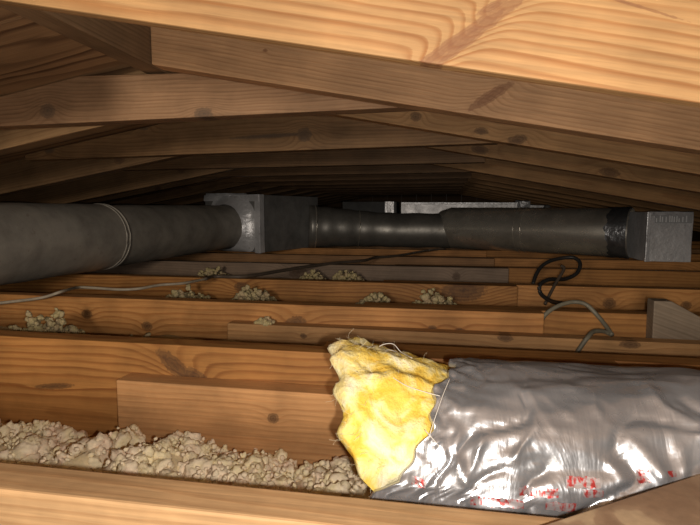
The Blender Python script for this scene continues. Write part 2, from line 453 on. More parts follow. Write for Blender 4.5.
def make_protos(sub, n, sd):
    out = []
    for k in range(n):
        b_ = bmesh.new(); bmesh.ops.create_icosphere(b_, subdivisions=sub, radius=1.0)
        v_ = []
        for v in b_.verts:
            p = v.co.copy(); o3 = Vector((k*7.3+sd, k*3.1, k*5.7))
            d = 0.55*noise.noise(p*1.1+o3) + 0.34*abs(noise.noise(p*2.6+o3)) + 0.26*abs(noise.noise(p*5.5+o3)) + 0.12*noise.noise(p*12+o3)
            v_.append(p*(0.80+d))
        out.append((np.array([tuple(q) for q in v_]), np.array([[v.index for v in f.verts] for f in b_.faces]))); b_.free()
    return out
PR_S = make_protos(2, 10, 0.0); PR_M = make_protos(3, 12, 50.0); PR_L = make_protos(4, 8, 90.0)
def rot3(rs):
    q = rs.normal(size=4); q /= np.linalg.norm(q); a, b, c, d = q
    return np.array([[a*a+b*b-c*c-d*d, 2*(b*c-a*d), 2*(b*d+a*c)], [2*(b*c+a*d), a*a-b*b+c*c-d*d, 2*(c*d-a*b)], [2*(b*d-a*c), 2*(c*d+a*b), a*a-b*b-c*c+d*d]])
def lumps_mesh(name, centres, radii, rs, mid=0.0045, big=0.014):
    V = []; F = []; n = 0
    for c, r in zip(centres, radii):
        pr = PR_S if r < mid else (PR_M if r < big else PR_L)
        v, f = pr[rs.randint(len(pr))]
        v = (v*rs.uniform(0.75, 1.25, 3))@rot3(rs)*r
        V.append(v+c); F.append(f+n); n += len(v)
    V = np.concatenate(V); F = np.concatenate(F)
    me = bpy.data.meshes.new(name)
    me.vertices.add(len(V)); me.vertices.foreach_set('co', V.ravel())
    me.loops.add(F.size); me.loops.foreach_set('vertex_index', F.ravel().astype(np.int32))
    me.polygons.add(len(F)); me.polygons.foreach_set('loop_start', np.arange(0, F.size, 3, dtype=np.int32)); me.polygons.foreach_set('loop_total', np.full(len(F), 3, dtype=np.int32))
    me.update(); me.validate()
    return me
rs = np.random.RandomState(5)
prof_x = [-1.2, -0.60, -0.544, -0.502, -0.456, -0.437, -0.416, -0.391, -0.357, -0.338, -0.30, -0.256, -0.22, -0.19, -0.154, -0.108, -0.083, -0.03, 0.30]
prof_z = [-0.07, -0.065, -0.070, -0.090, -0.064, -0.055, -0.095, -0.080, -0.055, -0.056, -0.080, -0.074, -0.078, -0.094, -0.090, -0.075, -0.080, -0.12, -0.15]
def fill_h(x, y):
    b = np.interp(x, prof_x, prof_z)
    e = (y-0.505)/0.17
    n1 = noise.noise(Vector((x*18, y*18, 1.3)))*0.010
    return b - 0.024 - 0.034*e*e*(1.0 if y > 0.505 else -0.9) + n1
cs = []; ra = []
for _ in range(1900):
    x = rs.uniform(-1.05, 0.06); y = rs.uniform(Y1+0.008, Y1+SP-TH-0.008)
    if x > -0.482 and y > Y1+SP-2*TH-0.010: continue
    r = rs.choice([0.004, 0.008, 0.012, 0.019], p=[.35, .36, .25, .04])
    y = min(max(y, Y1+r*1.3), Y1+SP-(2 if x > -0.5 else 1)*TH-r*1.3)
    cs.append((x, y, fill_h(x, y)+rs.uniform(-0.010, 0.006)-r*0.3)); ra.append(r)
for _ in range(1700):
    x = rs.uniform(-1.0, 0.02); y = rs.uniform(Y1+0.006, Y1+SP-2*TH-0.006)
    cs.append((x, y, fill_h(x, y)+rs.uniform(-0.004, 0.012))); ra.append(rs.uniform(0.0018, 0.0044))
o = link('loose_insulation', lumps_mesh('loose_insulation', cs, ra, rs), FILL, smooth=True)
tag(o, 'beige clumps of loose-fill insulation between the two nearest joists', 'insulation', kind='stuff')
# the bed of fill under the clumps
nx, ny = 120, 22
P = np.zeros((nx, ny, 3))
for i in range(nx):
    for j in range(ny):
        x = -1.08 + 1.14*i/(nx-1); ymax = Y1+SP-TH*(2 if x > -0.485 else 1)-0.002
        y = Y1+0.002 + (ymax-Y1-0.002)*j/(ny-1)
        P[i, j] = (x, y, max(fill_h(x, y)-0.006, -0.18))
b2 = link('insulation_bed', grid_mesh('insulation_bed', P), FILL, o, smooth=True); b2['kind'] = 'stuff'

def pile(cx, cy, w, d, h, base, n, label, rmin=0.0035, rmax=0.010, skew=0.0):
    c = []; r_ = []
    for _ in range(int(n*1.8)):
        u = rs.uniform(-1, 1); v = rs.uniform(-1, 1)
        env = max(0.0, 1-abs(u)**2.2)*max(0.0, 1-v*v*0.6)*(0.75+0.5*noise.noise(Vector((u*4+cx*9, v*3, 0))))*(1+skew*u)
        c.append((cx+u*w/2, cy+v*d/2, base+h*env*rs.uniform(0.2, 1.0)**1.4)); r_.append(rs.uniform(rmin, rmax))
    me = lumps_mesh('insulation_pile', c, r_, rs)
    o = link('insulation_pile', me, FILL_DIM, smooth=True)
    tag(o, label, 'insulation', 'scattered insulation piles', 'stuff')
    return o
yb2 = Y1+1.5*SP-0.0
pile(-0.87, 0.985, 0.20, 0.16, 0.100, -0.10, 340, 'beige insulation heap at the far left in front of the third joist', skew=0.5)
pile(-0.645, 1.0, 0.075, 0.12, 0.05, -0.10, 90, 'small low insulation tuft behind the second joist, right of the far left heap')
pile(-0.755, 1.43, 0.13, 0.12, 0.05, -0.065, 120, 'flat insulation tuft behind the third joist under the left duct')
pile(-0.545, 1.43, 0.12, 0.12, 0.06, -0.060, 150, 'pointed insulation tuft behind the third joist below the foil box')
pile(-0.18, 1.43, 0.12, 0.12, 0.06, -0.065, 120, 'low insulation tuft behind the third joist below the middle duct')
pile(-0.02, 1.43, 0.15, 0.12, 0.09, -0.075, 180, 'tallest pale insulation tuft behind the third joist, near the dark stain')
pile(-0.855, 1.85, 0.14, 0.12, 0.065, -0.062, 120, 'insulation tuft behind the fourth joist at the end of the left duct')
pile(-0.47, 1.85, 0.12, 0.12, 0.075, -0.068, 130, 'left one of two insulation tufts touching behind the fourth joist')
pile(-0.34, 1.85, 0.14, 0.12, 0.085, -0.070, 140, 'right one of two insulation tufts touching behind the fourth joist')
pile(-0.395, 1.122, 0.04, 0.026, 0.016, -0.043, 26, 'tiny insulation crumb on top of the lower side board', 0.003, 0.006)
# thin even fill lying low in the other bays
for k in range(1, 9):
    ya = Y1+SP*k+TH+0.004; ybk = Y1+SP*(k+1)-TH*(2 if k == 1 else 1)-0.004
    nx, ny = 150, 9
    P = np.zeros((nx, ny, 3))
    for i in range(nx):
        for j in range(ny):
            x = XL+0.05+(XR-XL-0.1)*i/(nx-1); y = ya+(ybk-ya)*j/(ny-1)
            P[i, j] = (x, y, -0.085+0.02*noise.noise(Vector((x*9, y*9, 4)))+0.008*noise.noise(Vector((x*40, y*40, 7))))
    o = link('insulation_layer', grid_mesh('insulation_layer', P), FILL_DIM, smooth=True)
    tag(o, 'low layer of loose insulation in the gap behind the %s joist' % ordn[k], 'insulation', 'insulation layers between joists', 'stuff')

# ------------------------------------------------------------------ silver flexible duct
def jacket_mat():
    g = NT('silver_jacket_film')
    co = g.n('ShaderNodeTexCoord').outputs['Object']
    mp = g.n('ShaderNodeMapping'); g.put(mp.inputs[0], co)
    mp.inputs['Rotation'].default_value = (0, 0.5, 0.4); mp.inputs['Scale'].default_value = (26, 9, 9)
    a, _ = g.noise(mp.outputs[0], 1.0, 4, 0.55, 0.6)
    b, _ = g.noise(co, 60, 3, 0.5)
    c, _ = g.noise(co, 11, 4, 0.6)
    col = g.ramp(c, [(0.3, (0.37, 0.37, 0.38)), (0.7, (0.51, 0.51, 0.525))])
    rough = g.ramp(c, [(0.35, 0.24), (0.7, 0.34)])
    g.bump(g.math('ADD', g.math('MULTIPLY', a, 1.0), g.math('MULTIPLY', b, 0.2)), 0.28, 0.010)
    return g.finish(col, rough, 0.72, 0.5)
DY, DZ, DA, DB = 0.53, -0.041, 0.108, 0.102
def edge_x(th):                                    # the torn front rim of the jacket leans to the left toward the bottom
    return np.interp(th, [-3.2, -1.2, -0.29, 0.09, 0.56, 0.99, 1.32, 1.43, 1.8, 3.2], [0.10, 0.06, 0.018, 0.009, -0.003, -0.016, -0.028, -0.060, -0.075, -0.05]) + 0.004*math.sin(th*9)+0.003*math.sin(th*23)
def duct_r(x, th):
    """crumpled elliptical film; th=0 top, positive toward the camera"""
    y = DY - DA*math.sin(th); z = DZ + DB*math.cos(th)
    v = Vector((x*7.0 + th*1.5, th*2.2, 0.7))
    n1 = noise.noise(v)*0.5 + 0.5*noise.noise(v*2.1)
    # sharp slanting folds in patches
    w1 = noise.noise(Vector((x*9, th*1.6, 3.0))); w2 = noise.noise(Vector((x*13, th*2.2, 9.0)))
    fold = (1-abs(math.sin(math.pi*(x/0.062 - th*0.42 + 0.9*w1))))**3 * max(0.0, min(1.0, 0.45+1.6*noise.noise(Vector((x*14, th*3.0, 21.0)))))
    fold2 = (1-abs(math.sin(math.pi*(x/0.041 - th*0.85 + 1.1*w2))))**3 * max(0.0, min(1.0, 0.25+1.8*noise.noise(Vector((x*11, th*3.5, 33.0)))))
    fold3 = (1-abs(math.sin(math.pi*(x/0.11 + th*0.9 + 1.0*w2))))**4
    front = max(0.0, min(1.0, (th-0.05)/0.7))
    rim_ = max(0.0, 1-(x-edge_x(th))/0.05)
    d = 0.006*n1 + (0.0050*fold + 0.0036*fold2 - 0.004*fold3)*front + 0.0012*noise.noise(Vector((x*40, th*14, 5))) + rim_*(0.004*noise.noise(Vector((x*60, th*9, 15)))+0.003*noise.noise(Vector((x*120, th*20, 2))))
    return Vector((x, y - d*math.sin(th), z + d*math.cos(th)))
fd = empty('flexible_duct', (0.3, DY, DZ-DB))
tag(fd, 'silver film-wrapped flexible duct with torn end showing yellow fibreglass', 'duct')
def under(o, root):
    o.parent = root
    o.location = Vector(o.location) - Vector(root.location)
    return o
nu, nv = 460, 190
P = np.zeros((nu, nv, 3))
for i in range(nu):
    for j in range(nv):
        th = -math.pi + 2*math.pi*j/nv
        t = i/(nu-1)
        x = edge_x(th) + (1.45-edge_x(th))*t**1.35
        p_ = duct_r(x, th)
        if i < 3:                                   # rim curls in
            k_ = (3-i)*0.0016
            p_.y += k_*math.sin(th); p_.z -= k_*math.cos(th)
        P[i, j] = p_
JAC = jacket_mat()
jk = under(link('jacket', grid_mesh('jacket', P, True), JAC, None, (0, 0, 0), smooth=True), fd)
jk['label'] = 'crinkled silver film jacket'
def wool_mat():
    g = NT('yellow_fibreglass')
    co = g.n('ShaderNodeTexCoord').outputs['Object']
    a, _ = g.noise(co, 30, 4, 0.6, 0.8)
    b, _ = g.noise(co, 12, 2, 0.5)
    col = g.ramp(a, [(0.34, (0.76, 0.45, 0.05)), (0.45, (0.82, 0.58, 0.11)), (0.54, (0.84, 0.69, 0.27)), (0.66, (0.84, 0.77, 0.52))])
    # the torn left rim is paler
    s = g.n('ShaderNodeSeparateXYZ'); g.put(s.inputs[0], co)
    rim = g.ramp(g.math('ADD', s.outputs[0], g.math('MULTIPLY', g.math('SUBTRACT', b, 0.5), 0.05)), [(0.0, 0.0), (1.0, 1.0)])
    pale = g.ramp(g.math('MULTIPLY', g.math('ADD', g.math('ADD', s.outputs[0], 0.125), g.math('MULTIPLY', g.math('SUBTRACT', b, 0.5), 0.03)), 26.0), [(0.15, 0.8), (0.95, 0.0)])
    col = g.mix(pale, col, (0.72, 0.66, 0.50))
    mp = g.n('ShaderNodeMapping'); g.put(mp.inputs[0], co); mp.inputs['Scale'].default_value = (300, 90, 300)
    f, _ = g.noise(mp.outputs[0], 1.0, 4, 0.6)
    g.bump(g.math('ADD', f, g.math('MULTIPLY', a, 1.5)), 0.7, 0.003)
    m = g.finish(col, 0.9, 0, 0.1)
    return m
WOOL = wool_mat()
nu, nv = 60, 130
P = np.zeros((nu, nv, 3))
for i in range(nu):
    t = i/(nu-1)
    for j in range(nv):
        th = -math.pi + 2*math.pi*j/nv
        xl_ = np.interp(th, [-3.2, -0.8, -0.26, 0.0, 0.68, 1.16, 1.35, 1.44, 1.6, 3.2], [-0.04, -0.09, -0.122, -0.113, -0.096, -0.084, -0.067, -0.054, -0.048, -0.03]) + 0.004*math.sin(th*17)
        xr_ = edge_x(th) + 0.012
        x = xl_ + (xr_-xl_)*t
        flare = (1-t)**1.6
        b = DB*(0.955-0.045*t*t) + 0.022*flare*max(0.0, math.cos(th)); a = DA*(0.955-0.045*t*t)
        lump = 0.010*noise.noise(Vector((x*22, th*3.2, 2))) + 0.006*noise.noise(Vector((x*50, th*7, 6))) + 0.002*noise.noise(Vector((x*160, th*22, 1)))
        lump *= min(1.0, (1-t)*1.8)
        sh_ = max(0.0, (t-0.55)/0.45); a *= 1-0.07*sh_; b *= 1-0.07*sh_
        if t < 0.12:                                # the torn rim rolls inward
            k_ = (0.12-t)/0.12
            a *= 1-0.10*k_*k_; b *= 1-0.10*k_*k_
        P[i, j] = (x, DY-(a+lump)*math.sin(th), DZ+(b+lump)*math.cos(th))
me = grid_mesh('insulation_sleeve', P, True, False)
bm = bmesh.new(); bm.from_mesh(me); bm.verts.ensure_lookup_table()
ring = [bm.verts[j] for j in range(nv)]
cv = bm.verts.new((-0.05, DY, DZ-0.01))
for j in range(nv): bm.faces.new((ring[(j+1) % nv], ring[j], cv))
bmesh.ops.recalc_face_normals(bm, faces=bm.faces); bm.to_mesh(me); bm.free()
slv = under(link('insulation_sleeve', me, WOOL, None, (0, 0, 0), smooth=True), fd)
slv['label'] = 'torn yellow fibreglass sleeve'
# fine fibres on the torn wool
g = NT('pale_fibre'); FIB = g.finish((0.78, 0.70, 0.50), 0.7)
bm = bmesh.new()
def thin(bm, pts, r):
    pr = []
    for i, p in enumerate(pts):
        t = (pts[min(i+1, len(pts)-1)]-pts[max(i-1, 0)]).normalized()
        a = t.cross(Vector((0.3, 0.9, 0.2))).normalized(); b = t.cross(a)
        pr.append([bm.verts.new(p+(a*math.cos(q)+b*math.sin(q))*r) for q in (0, 2.09, 4.19)])
    for u, v in zip(pr, pr[1:]):
        for j in range(3): bm.faces.new((u[j], u[(j+1) % 3], v[(j+1) % 3], v[j]))
for _ in range(160):
    i = int(nu*abs(R.gauss(0, 0.30))) % (nu-4); j = int(nv*(0.5+R.uniform(-0.06, 0.26))) % nv
    p0 = Vector(P[i, j]); d = Vector((R.uniform(-1, 0.6), R.uniform(-0.8, 0.2), R.uniform(-0.5, 0.9))).normalized()
    ln = R.uniform(0.004, 0.014); k_ = Vector((R.uniform(-1, 1), R.uniform(-1, 1), R.uniform(-1, 1)))*ln*0.35
    thin(bm, [p0, p0+d*ln*0.5+k_*0.5, p0+d*ln], R.uniform(0.00008, 0.00014))
me = bpy.data.meshes.new('fibres'); bm.to_mesh(me); bm.free()
o = link('fibres', me, FIB, slv, (0, 0, 0)); o['kind'] = 'stuff'
g = NT('white_thread'); THR = g.finish((0.62, 0.58, 0.52), 0.5)
def on_wool(px, lift=0.004):
    p_ = unproject(px, Y=0.47)
    # walk down the sight line until it meets the duct's outer ellipse
    o_ = Vector((0, 0, CAMZ)); d = (p_-o_).normalized()
    A = (d.y/DA)**2+(d.z/DB)**2; B = 2*((o_.y-DY)*d.y/DA**2+(o_.z-DZ)*d.z/DB**2); Cc = ((o_.y-DY)/DA)**2+((o_.z-DZ)/DB)**2-1
    D = B*B-4*A*Cc
    t = (-B-math.sqrt(D))/(2*A) if D > 0 else -B/(2*A)
    return o_+d*(t-lift)
for pth in ([(372, 352), (382, 345), (393, 344), (401, 352), (412, 358)], [(376, 356), (386, 350), (396, 352), (404, 360)], [(385, 372), (405, 385), (425, 392), (440, 396)], [(428, 440), (436, 415), (443, 395), (450, 378)], [(425, 430), (438, 445), (446, 456)]):
    pts = catmull([on_wool(q, 0.006) for q in pth], 6)
    link('thread', tube_mesh('thread', pts, 0.0004, 6), THR, slv, (0, 0, 0), smooth=True)
# red print on the film: short blurred strokes, unreadable in the photograph
g = NT('red_print')
g_co = g.n('ShaderNodeTexCoord').outputs['Object']
g_mp = g.n('ShaderNodeMapping'); g.put(g_mp.inputs[0], g_co); g_mp.inputs['Scale'].default_value = (1.0, 0.6, 0.6)
gf, _ = g.noise(g_mp.outputs[0], 330, 2, 0.5)
gm = g.ramp(gf, [(0.40, 1.0), (0.56, 0.0)])
REDP = g.finish(g.mix(gm, (0.48, 0.43, 0.43), (0.50, 0.06, 0.055)), 0.32, 0.62)
def film_at(px):
    p_ = on_wool(px, 0.0)
    return p_.x, math.atan2((DY-p_.y)/DA, (p_.z-DZ)/DB)
def print_line(pa_, pb_, h, seed):
    (x0, t0), (x1, t1) = film_at(pa_), film_at(pb_)
    nn = max(4, int((x1-x0)/0.0022)); P_ = np.zeros((nn, 5, 3)); r_ = random.Random(seed)
    for i in range(nn):
        x = x0+(x1-x0)*i/(nn-1); th = t0+(t1-t0)*i/(nn-1)
        for j in range(5):
            tt = th + (j/4-0.5)*h/0.104*(1+0.25*r_.uniform(-1, 1))
            nrm = Vector((0, -math.sin(tt)/DA, math.cos(tt)/DB)).normalized()
            P_[i, j] = duct_r(x, tt)+nrm*0.0008
    me = grid_mesh('red_print', P_)
    o = link('red_print', me, REDP, jk, (0, 0, 0)); o['label'] = 'line of red printed lettering'
for k_, (pa_, pb_, h_) in enumerate([((412, 479), (426, 485), 0.007), ((470, 499), (523, 503), 0.006), ((519, 491), (558, 493), 0.007), ((545, 505), (576, 507), 0.007),
                                     ((566, 482), (600, 483), 0.008), ((582, 493), (603, 494), 0.006), ((638, 476), (650, 476), 0.011), ((667, 474), (676, 474), 0.005)]):
    print_line(pa_, pb_, h_, k_+1)

# ------------------------------------------------------------------ stained board lying on the nearest joist, lower right
g = NT('stained_board')
co = g.n('ShaderNodeTexCoord').outputs['Object']
a, _ = g.noise(co, 16, 3, 0.45, 0.8); b, _ = g.noise(co, 90, 4, 0.6)
col = g.ramp(a, [(0.40, (0.22, 0.135, 0.08)), (0.50, (0.27, 0.175, 0.105)), (0.54, (0.36, 0.25, 0.15)), (0.7, (0.40, 0.28, 0.165))])
col = g.mix(1.0, col, g.ramp(b, [(0.3, 0.85), (0.7, 1.1)]), 'MULTIPLY')
g.bump(b, 0.3, 0.001)
STB = g.finish(col, 0.7)
pa, pb = unproject((550, 522), Z=0.0135), unproject((700, 473), Z=0.0135)
d = (pb-pa).normalized(); nrm = Vector((d.y, -d.x, 0))
mid = (pa+pb)*0.5
me = prism_mesh('loose_board', [(-0.16, 0), (0.105, 0), (0.105, 0.0125), (-0.16, 0.0125)], -0.0, 0.15, 0.0012)
o = link('loose_board', me, STB, None, (mid.x+nrm.x*0.15, mid.y+nrm.y*0.15, 0.0006), rotz=math.atan2(d.y, d.x))
tag(o, 'stained brown board lying across the nearest joist in the lower right corner', 'board')

# ------------------------------------------------------------------ metal ducts
def tin(name, base, rough, metal=0.75, stain=0.5, seed=0.0, bumpd=0.004, bscale=30):
    g = NT(name)
    co = g.n('ShaderNodeTexCoord').outputs['Object']
    mp = g.n('ShaderNodeMapping'); g.put(mp.inputs[0], co); mp.inputs['Location'].default_value = (seed, seed, seed)
    a, _ = g.noise(mp.outputs[0], 9, 5, 0.6); b, _ = g.noise(mp.outputs[0], bscale, 4, 0.55); c, _ = g.noise(mp.outputs[0], 70, 3, 0.6)
    col = g.mix(1.0, base, g.ramp(a, [(0.35, 1-stain), (0.65, 1.1)]), 'MULTIPLY')
    col = g.mix(g.ramp(c, [(0.62, 0.0), (0.78, 0.45)]), col, (0.12, 0.075, 0.04))
    g.bump(b, 0.35, bumpd)
    return g.finish(col, g.ramp(a, [(0.3, rough+0.12), (0.7, rough-0.05)]), metal, 0.5)
PIPE = tin('dull_galvanised_pipe', (0.40, 0.365, 0.31), 0.52, 0.25, 0.35, 0.0, 0.002, 12)
PIPE2 = tin('worn_galvanised_pipe', (0.85, 0.80, 0.70), 0.26, 0.75, 0.35, 4.0, 0.0015, 12)
SHEET = tin('dark_sheet_metal', (0.32, 0.315, 0.305), 0.50, 0.5, 0.35, 2.0, 0.003, 16)
FOIL = tin('wrinkled_foil_tape', (0.80, 0.80, 0.82), 0.36, 0.45, 0.25, 6.0, 0.010, 55)
FOILG = tin('grey_foil_board', (0.84, 0.83, 0.84), 0.42, 0.35, 0.25, 8.0, 0.006, 70)
def crinkled_tube(name, a, b, ra, rb_, n=24, nv=48, amp=0.0015, sd=0.0, rag=0.0):
    a, b = Vector(a), Vector(b); t = (b-a).normalized()
    u = t.cross(Vector((0, 0, 1))).normalized(); v = u.cross(t)
    P = np.zeros((n, nv, 3))
    for i in range(n):
        s = i/(n-1)
        for j in range(nv):
            q = 2*math.pi*j/nv
            dd = u*math.cos(q)+v*math.sin(q)
            c = a.lerp(b, s)
            if rag and i == 0: c = c + t*rag*noise.noise(Vector((math.cos(q)*3+sd, math.sin(q)*3, sd)))
            r_ = ra+(rb_-ra)*s + amp*noise.noise(Vector((s*8+sd, math.cos(q)*4, math.sin(q)*4)))
            P[i, j] = c+dd*r_
    return grid_mesh(name, P, True, False)
def closed_pipe(name, pts, rad, nv=48): return tube_mesh(name, [Vector(p) for p in pts], rad, nv, True)

# left round duct
ld = empty('round_duct', (-1.15, 1.3, 0.0))
tag(ld, 'large dull grey round metal duct running from the left edge to the foil box', 'duct', 'round metal ducts')
A0, A1, A2 = Vector((-1.225, 0.62, 0.118)), Vector((-1.138, 1.59, 0.119)), Vector((-1.065, 2.535, 0.125))
under(link('pipe_section', crinkled_tube('pipe_section', A0, A1, 0.110, 0.110, 40, 56, 0.0016, 1.0), PIPE, None, (0, 0, 0), smooth=True), ld)
under(link('pipe_section', crinkled_tube('pipe_section', A1.lerp(A0, 0.02), A2, 0.107, 0.107, 40, 56, 0.0016, 5.0), PIPE, None, (0, 0, 0), smooth=True), ld)
for s_ in (0.0, 0.018):                            # joint beads
    c = A1.lerp(A2, s_); t = (A2-A1).normalized(); u = t.cross(Vector((0, 0, 1))).normalized(); v = u.cross(t)
    pts = [c+(u*math.cos(q)+v*math.sin(q))*0.1095 for q in np.linspace(0, 2*math.pi, 57)]
    under(link('joint_bead', tube_mesh('joint_bead', pts, 0.0026, 8, False), PIPE, None, (0, 0, 0), smooth=True), ld)

# foil box
def obox(name, c, w_, d_, z0, z1, rot, mat, bev=0.002, sub=0, amp=0.0):
    bm = bmesh.new()
    bmesh.ops.create_cube(bm, size=1.0)
    for v in bm.verts: v.co = Vector((v.co.x*w_, v.co.y*d_, (v.co.z+0.5)*(z1-z0)))
    if bev: bmesh.ops.bevel(bm, geom=list(bm.edges), offset=bev, segments=2, affect='EDGES', profile=0.6)
    if sub:
        bmesh.ops.subdivide_edges(bm, edges=list(bm.edges), cuts=sub, use_grid_fill=True)
        for v in bm.verts:
            v.co += Vector((noise.noise(v.co*30), noise.noise(v.co*30+Vector((5, 0, 0))), noise.noise(v.co*30+Vector((0, 7, 0)))))*amp
    me = bpy.data.meshes.new(name); bm.to_mesh(me); bm.free()
    return link(name, me, mat, None, (c[0], c[1], z0), rotz=rot)
fr, rrk = Vector((-0.882, 2.452, 0)), Vector((-0.703, 2.915, 0))
ry = (rrk-fr).normalized(); rx = Vector((ry.y, -ry.x, 0)); rotb = math.atan2(rx.y, rx.x)
W_, D_, H_ = 0.37, (rrk-fr).length, 0.283
cb = fr - rx*W_/2 + ry*D_/2
pl = empty('plenum_box', (cb.x, cb.y, 0.002))
tag(pl, 'dark sheet metal box with foil-taped edges joining the two ducts', 'box')
def place(o): return under(o, pl)
place(obox('body', (cb.x, cb.y), W_, D_, 0.002, H_, rotb, SHEET))
cfr = fr
place(obox('foil_corner', (fr.x-rx.x*0.010, fr.y-rx.y*0.010), 0.034, 0.034, 0.0, H_+0.002, rotb, FOIL, 0.002, 4, 0.0025)).location += Vector((ry.x*0.010, ry.y*0.010, 0))
# foil on the front face round the pipe collar
nq = 64; P = np.zeros((5, nq, 3))
fc = fr - rx*W_/2
for i in range(5):
    for j in range(nq):
        q = 2*math.pi*j/nq; cq, sq = math.cos(q), math.sin(q)
        rr_ = 0.112 + i*0.016 + (0.014*noise.noise(Vector((cq*3, sq*3, 2.0))) if i == 4 else 0)
        px_ = fc.x + 0.02
        x_, z_ = rr_*cq, 0.125+rr_*sq
        x_ = max(-W_/2, min(W_/2, x_+0.0)); z_ = max(0.003, min(H_, z_))
        off = 0.004 + 0.045*(1-i/4)**2 + 0.004*noise.noise(Vector((cq*9, sq*9, i)))
        p_ = fc + rx*x_ - ry*off; P[i, j] = (p_.x, p_.y, z_)
place(link('foil_collar', grid_mesh('foil_collar', P, True), FOIL, None, (0, 0, 0), smooth=True))
for (u0, u1, z0, z1) in ((-W_/2, W_/2, H_-0.03, H_+0.001),):
    c = fr - rx*W_/2 - ry*0.003
    place(obox('foil_strip', (c.x, c.y), W_, 0.008, z0, z1, rotb, FOIL, 0.001, 5, 0.003))
c = fr - rx*(W_*0.72) + ry*0.05
place(obox('foil_flap', (c.x, c.y), 0.16, 0.13, H_-0.004, H_+0.010, rotb, FOIL, 0.001, 5, 0.005))

# middle duct (leaves the far end of the box) and the right-hand duct
md = empty('reducing_duct', (-0.35, 2.93, 0.0))
tag(md, 'dark dented metal duct tapering out of the foil box to the right', 'duct')
pts = catmull([(-0.735, 2.83, 0.118), (-0.60, 2.875, 0.114), (-0.42, 2.925, 0.105), (-0.20, 2.955, 0.099), (0.09, 2.955, 0.100)], 8)
n_ = len(pts); rad = [0.118-0.023*min(1, i/(n_*0.55))+0.002*math.sin(i*1.3) for i in range(n_)]
under(link('pipe', tube_mesh('pipe', pts, rad, 48, True), tin('dark_pipe', (0.33, 0.315, 0.285), 0.40, 0.65, 0.4, 3.0, 0.003, 14), None, (0, 0, 0), smooth=True), md)
for i_, rr_ in ((2, 0.004), (14, 0.003)):
    c = pts[i_]; t = (pts[i_+1]-pts[i_]).normalized(); u = t.cross(Vector((0, 0, 1))).normalized(); v = u.cross(t)
    q_ = [c+(u*math.cos(q)+v*math.sin(q))*(rad[i_]+0.001) for q in np.linspace(0, 2*math.pi, 49)]
    under(link('joint_bead', tube_mesh('joint_bead', q_, rr_, 8, False), PIPE2, None, (0, 0, 0), smooth=True), md)
rd = empty('round_duct', (0.45, 2.73, 0.0))
tag(rd, 'shiny round metal duct at the right ending in the grey foil box', 'duct', 'round metal ducts')
B0, B1 = Vector((0.045, 2.965, 0.114)), Vector((0.835, 2.56, 0.112))
t = (B1-B0).normalized()
pts = [B0-t*0.015, B0, B0+t*0.05, B0+t*0.25, B0+t*0.5, B0+t*0.75, B1]
under(link('pipe', crinkled_tube('pipe', B0, B1, 0.112, 0.112, 44, 56, 0.0012, 2.0), PIPE2, None, (0, 0, 0), smooth=True), rd)
under(link('tapered_end', crinkled_tube('tapered_end', B0-t*0.055, B0, 0.096, 0.112, 6, 56, 0.0005, 2.0), PIPE2, None, (0, 0, 0), smooth=True), rd)
under(link('foil_sleeve', crinkled_tube('foil_sleeve', B1-t*0.085, B1-t*0.005, 0.114, 0.117, 8, 56, 0.005, 8.0, 0.05), tin('dark_foil', (0.34, 0.35, 0.37), 0.33, 0.85, 0.4, 1.0, 0.010, 45), None, (0, 0, 0), smooth=True), rd)
for s_ in (0.43, 0.47):
    c = B0.lerp(B1, s_); u = t.cross(Vector((0, 0, 1))).normalized(); v = u.cross(t)
    q_ = [c+(u*math.cos(q)+v*math.sin(q))*0.1125 for q in np.linspace(0, 2*math.pi, 49)]
    under(link('seam', tube_mesh('seam', q_, 0.0018, 6, False), PIPE2, None, (0, 0, 0), smooth=True), rd)

eb = empty('end_box', (0.94, 2.49, 0.0))
tag(eb, 'grey foil-faced box with bright taped edge at the right end of the duct', 'box')
ex0, ex1, ey = 0.832, 1.004, 2.372
eh = 0.207
under(obox('body', ((ex0+ex1)/2, ey+0.13), ex1-ex0, 0.26, 0.001, eh, 0.03, FOILG, 0.003, 5, 0.0015), eb)
under(obox('foil_edge', (ex0+0.004, ey-0.004), 0.016, 0.012, 0.001, eh+0.001, 0.03, FOIL, 0.002, 4, 0.002), eb)
under(obox('foil_edge', ((ex0+ex1)/2, ey-0.003), ex1-ex0, 0.008, eh-0.014, eh+0.002, 0.03, FOIL, 0.002, 4, 0.002), eb)
# row of pale printed strokes, unreadable in the photograph
g = NT('pale_print'); PPR = g.finish((0.9, 0.9, 0.9), 0.5)
g = NT('dark_print_band'); PBD = g.finish((0.46, 0.46, 0.47), 0.5)
under(obox('print_band', ((ex0+ex1)/2+0.012, ey-0.003), ex1-ex0-0.03, 0.004, 0.162, 0.196, 0.03, PBD, 0.0), eb)
bm = bmesh.new(); r_ = random.Random(3); x = ex0+0.030
while x < ex1-0.02:
    h_ = r_.choice([0.016, 0.022, 0.026]); wd = 0.0045
    z_ = 0.166
    q = [bm.verts.new((x+dx, ey-0.0062+(x-ex0-0.1)*0.03, z_+dz_)) for dx, dz_ in ((0, 0), (wd, 0), (wd, h_), (0, h_))]
    bm.faces.new(q); x += r_.choice([0.0085, 0.010, 0.014])
me = bpy.data.meshes.new('printed_row'); bm.to_mesh(me); bm.free()
under(link('printed_row', me, PPR, None, (0, 0, 0)), eb)

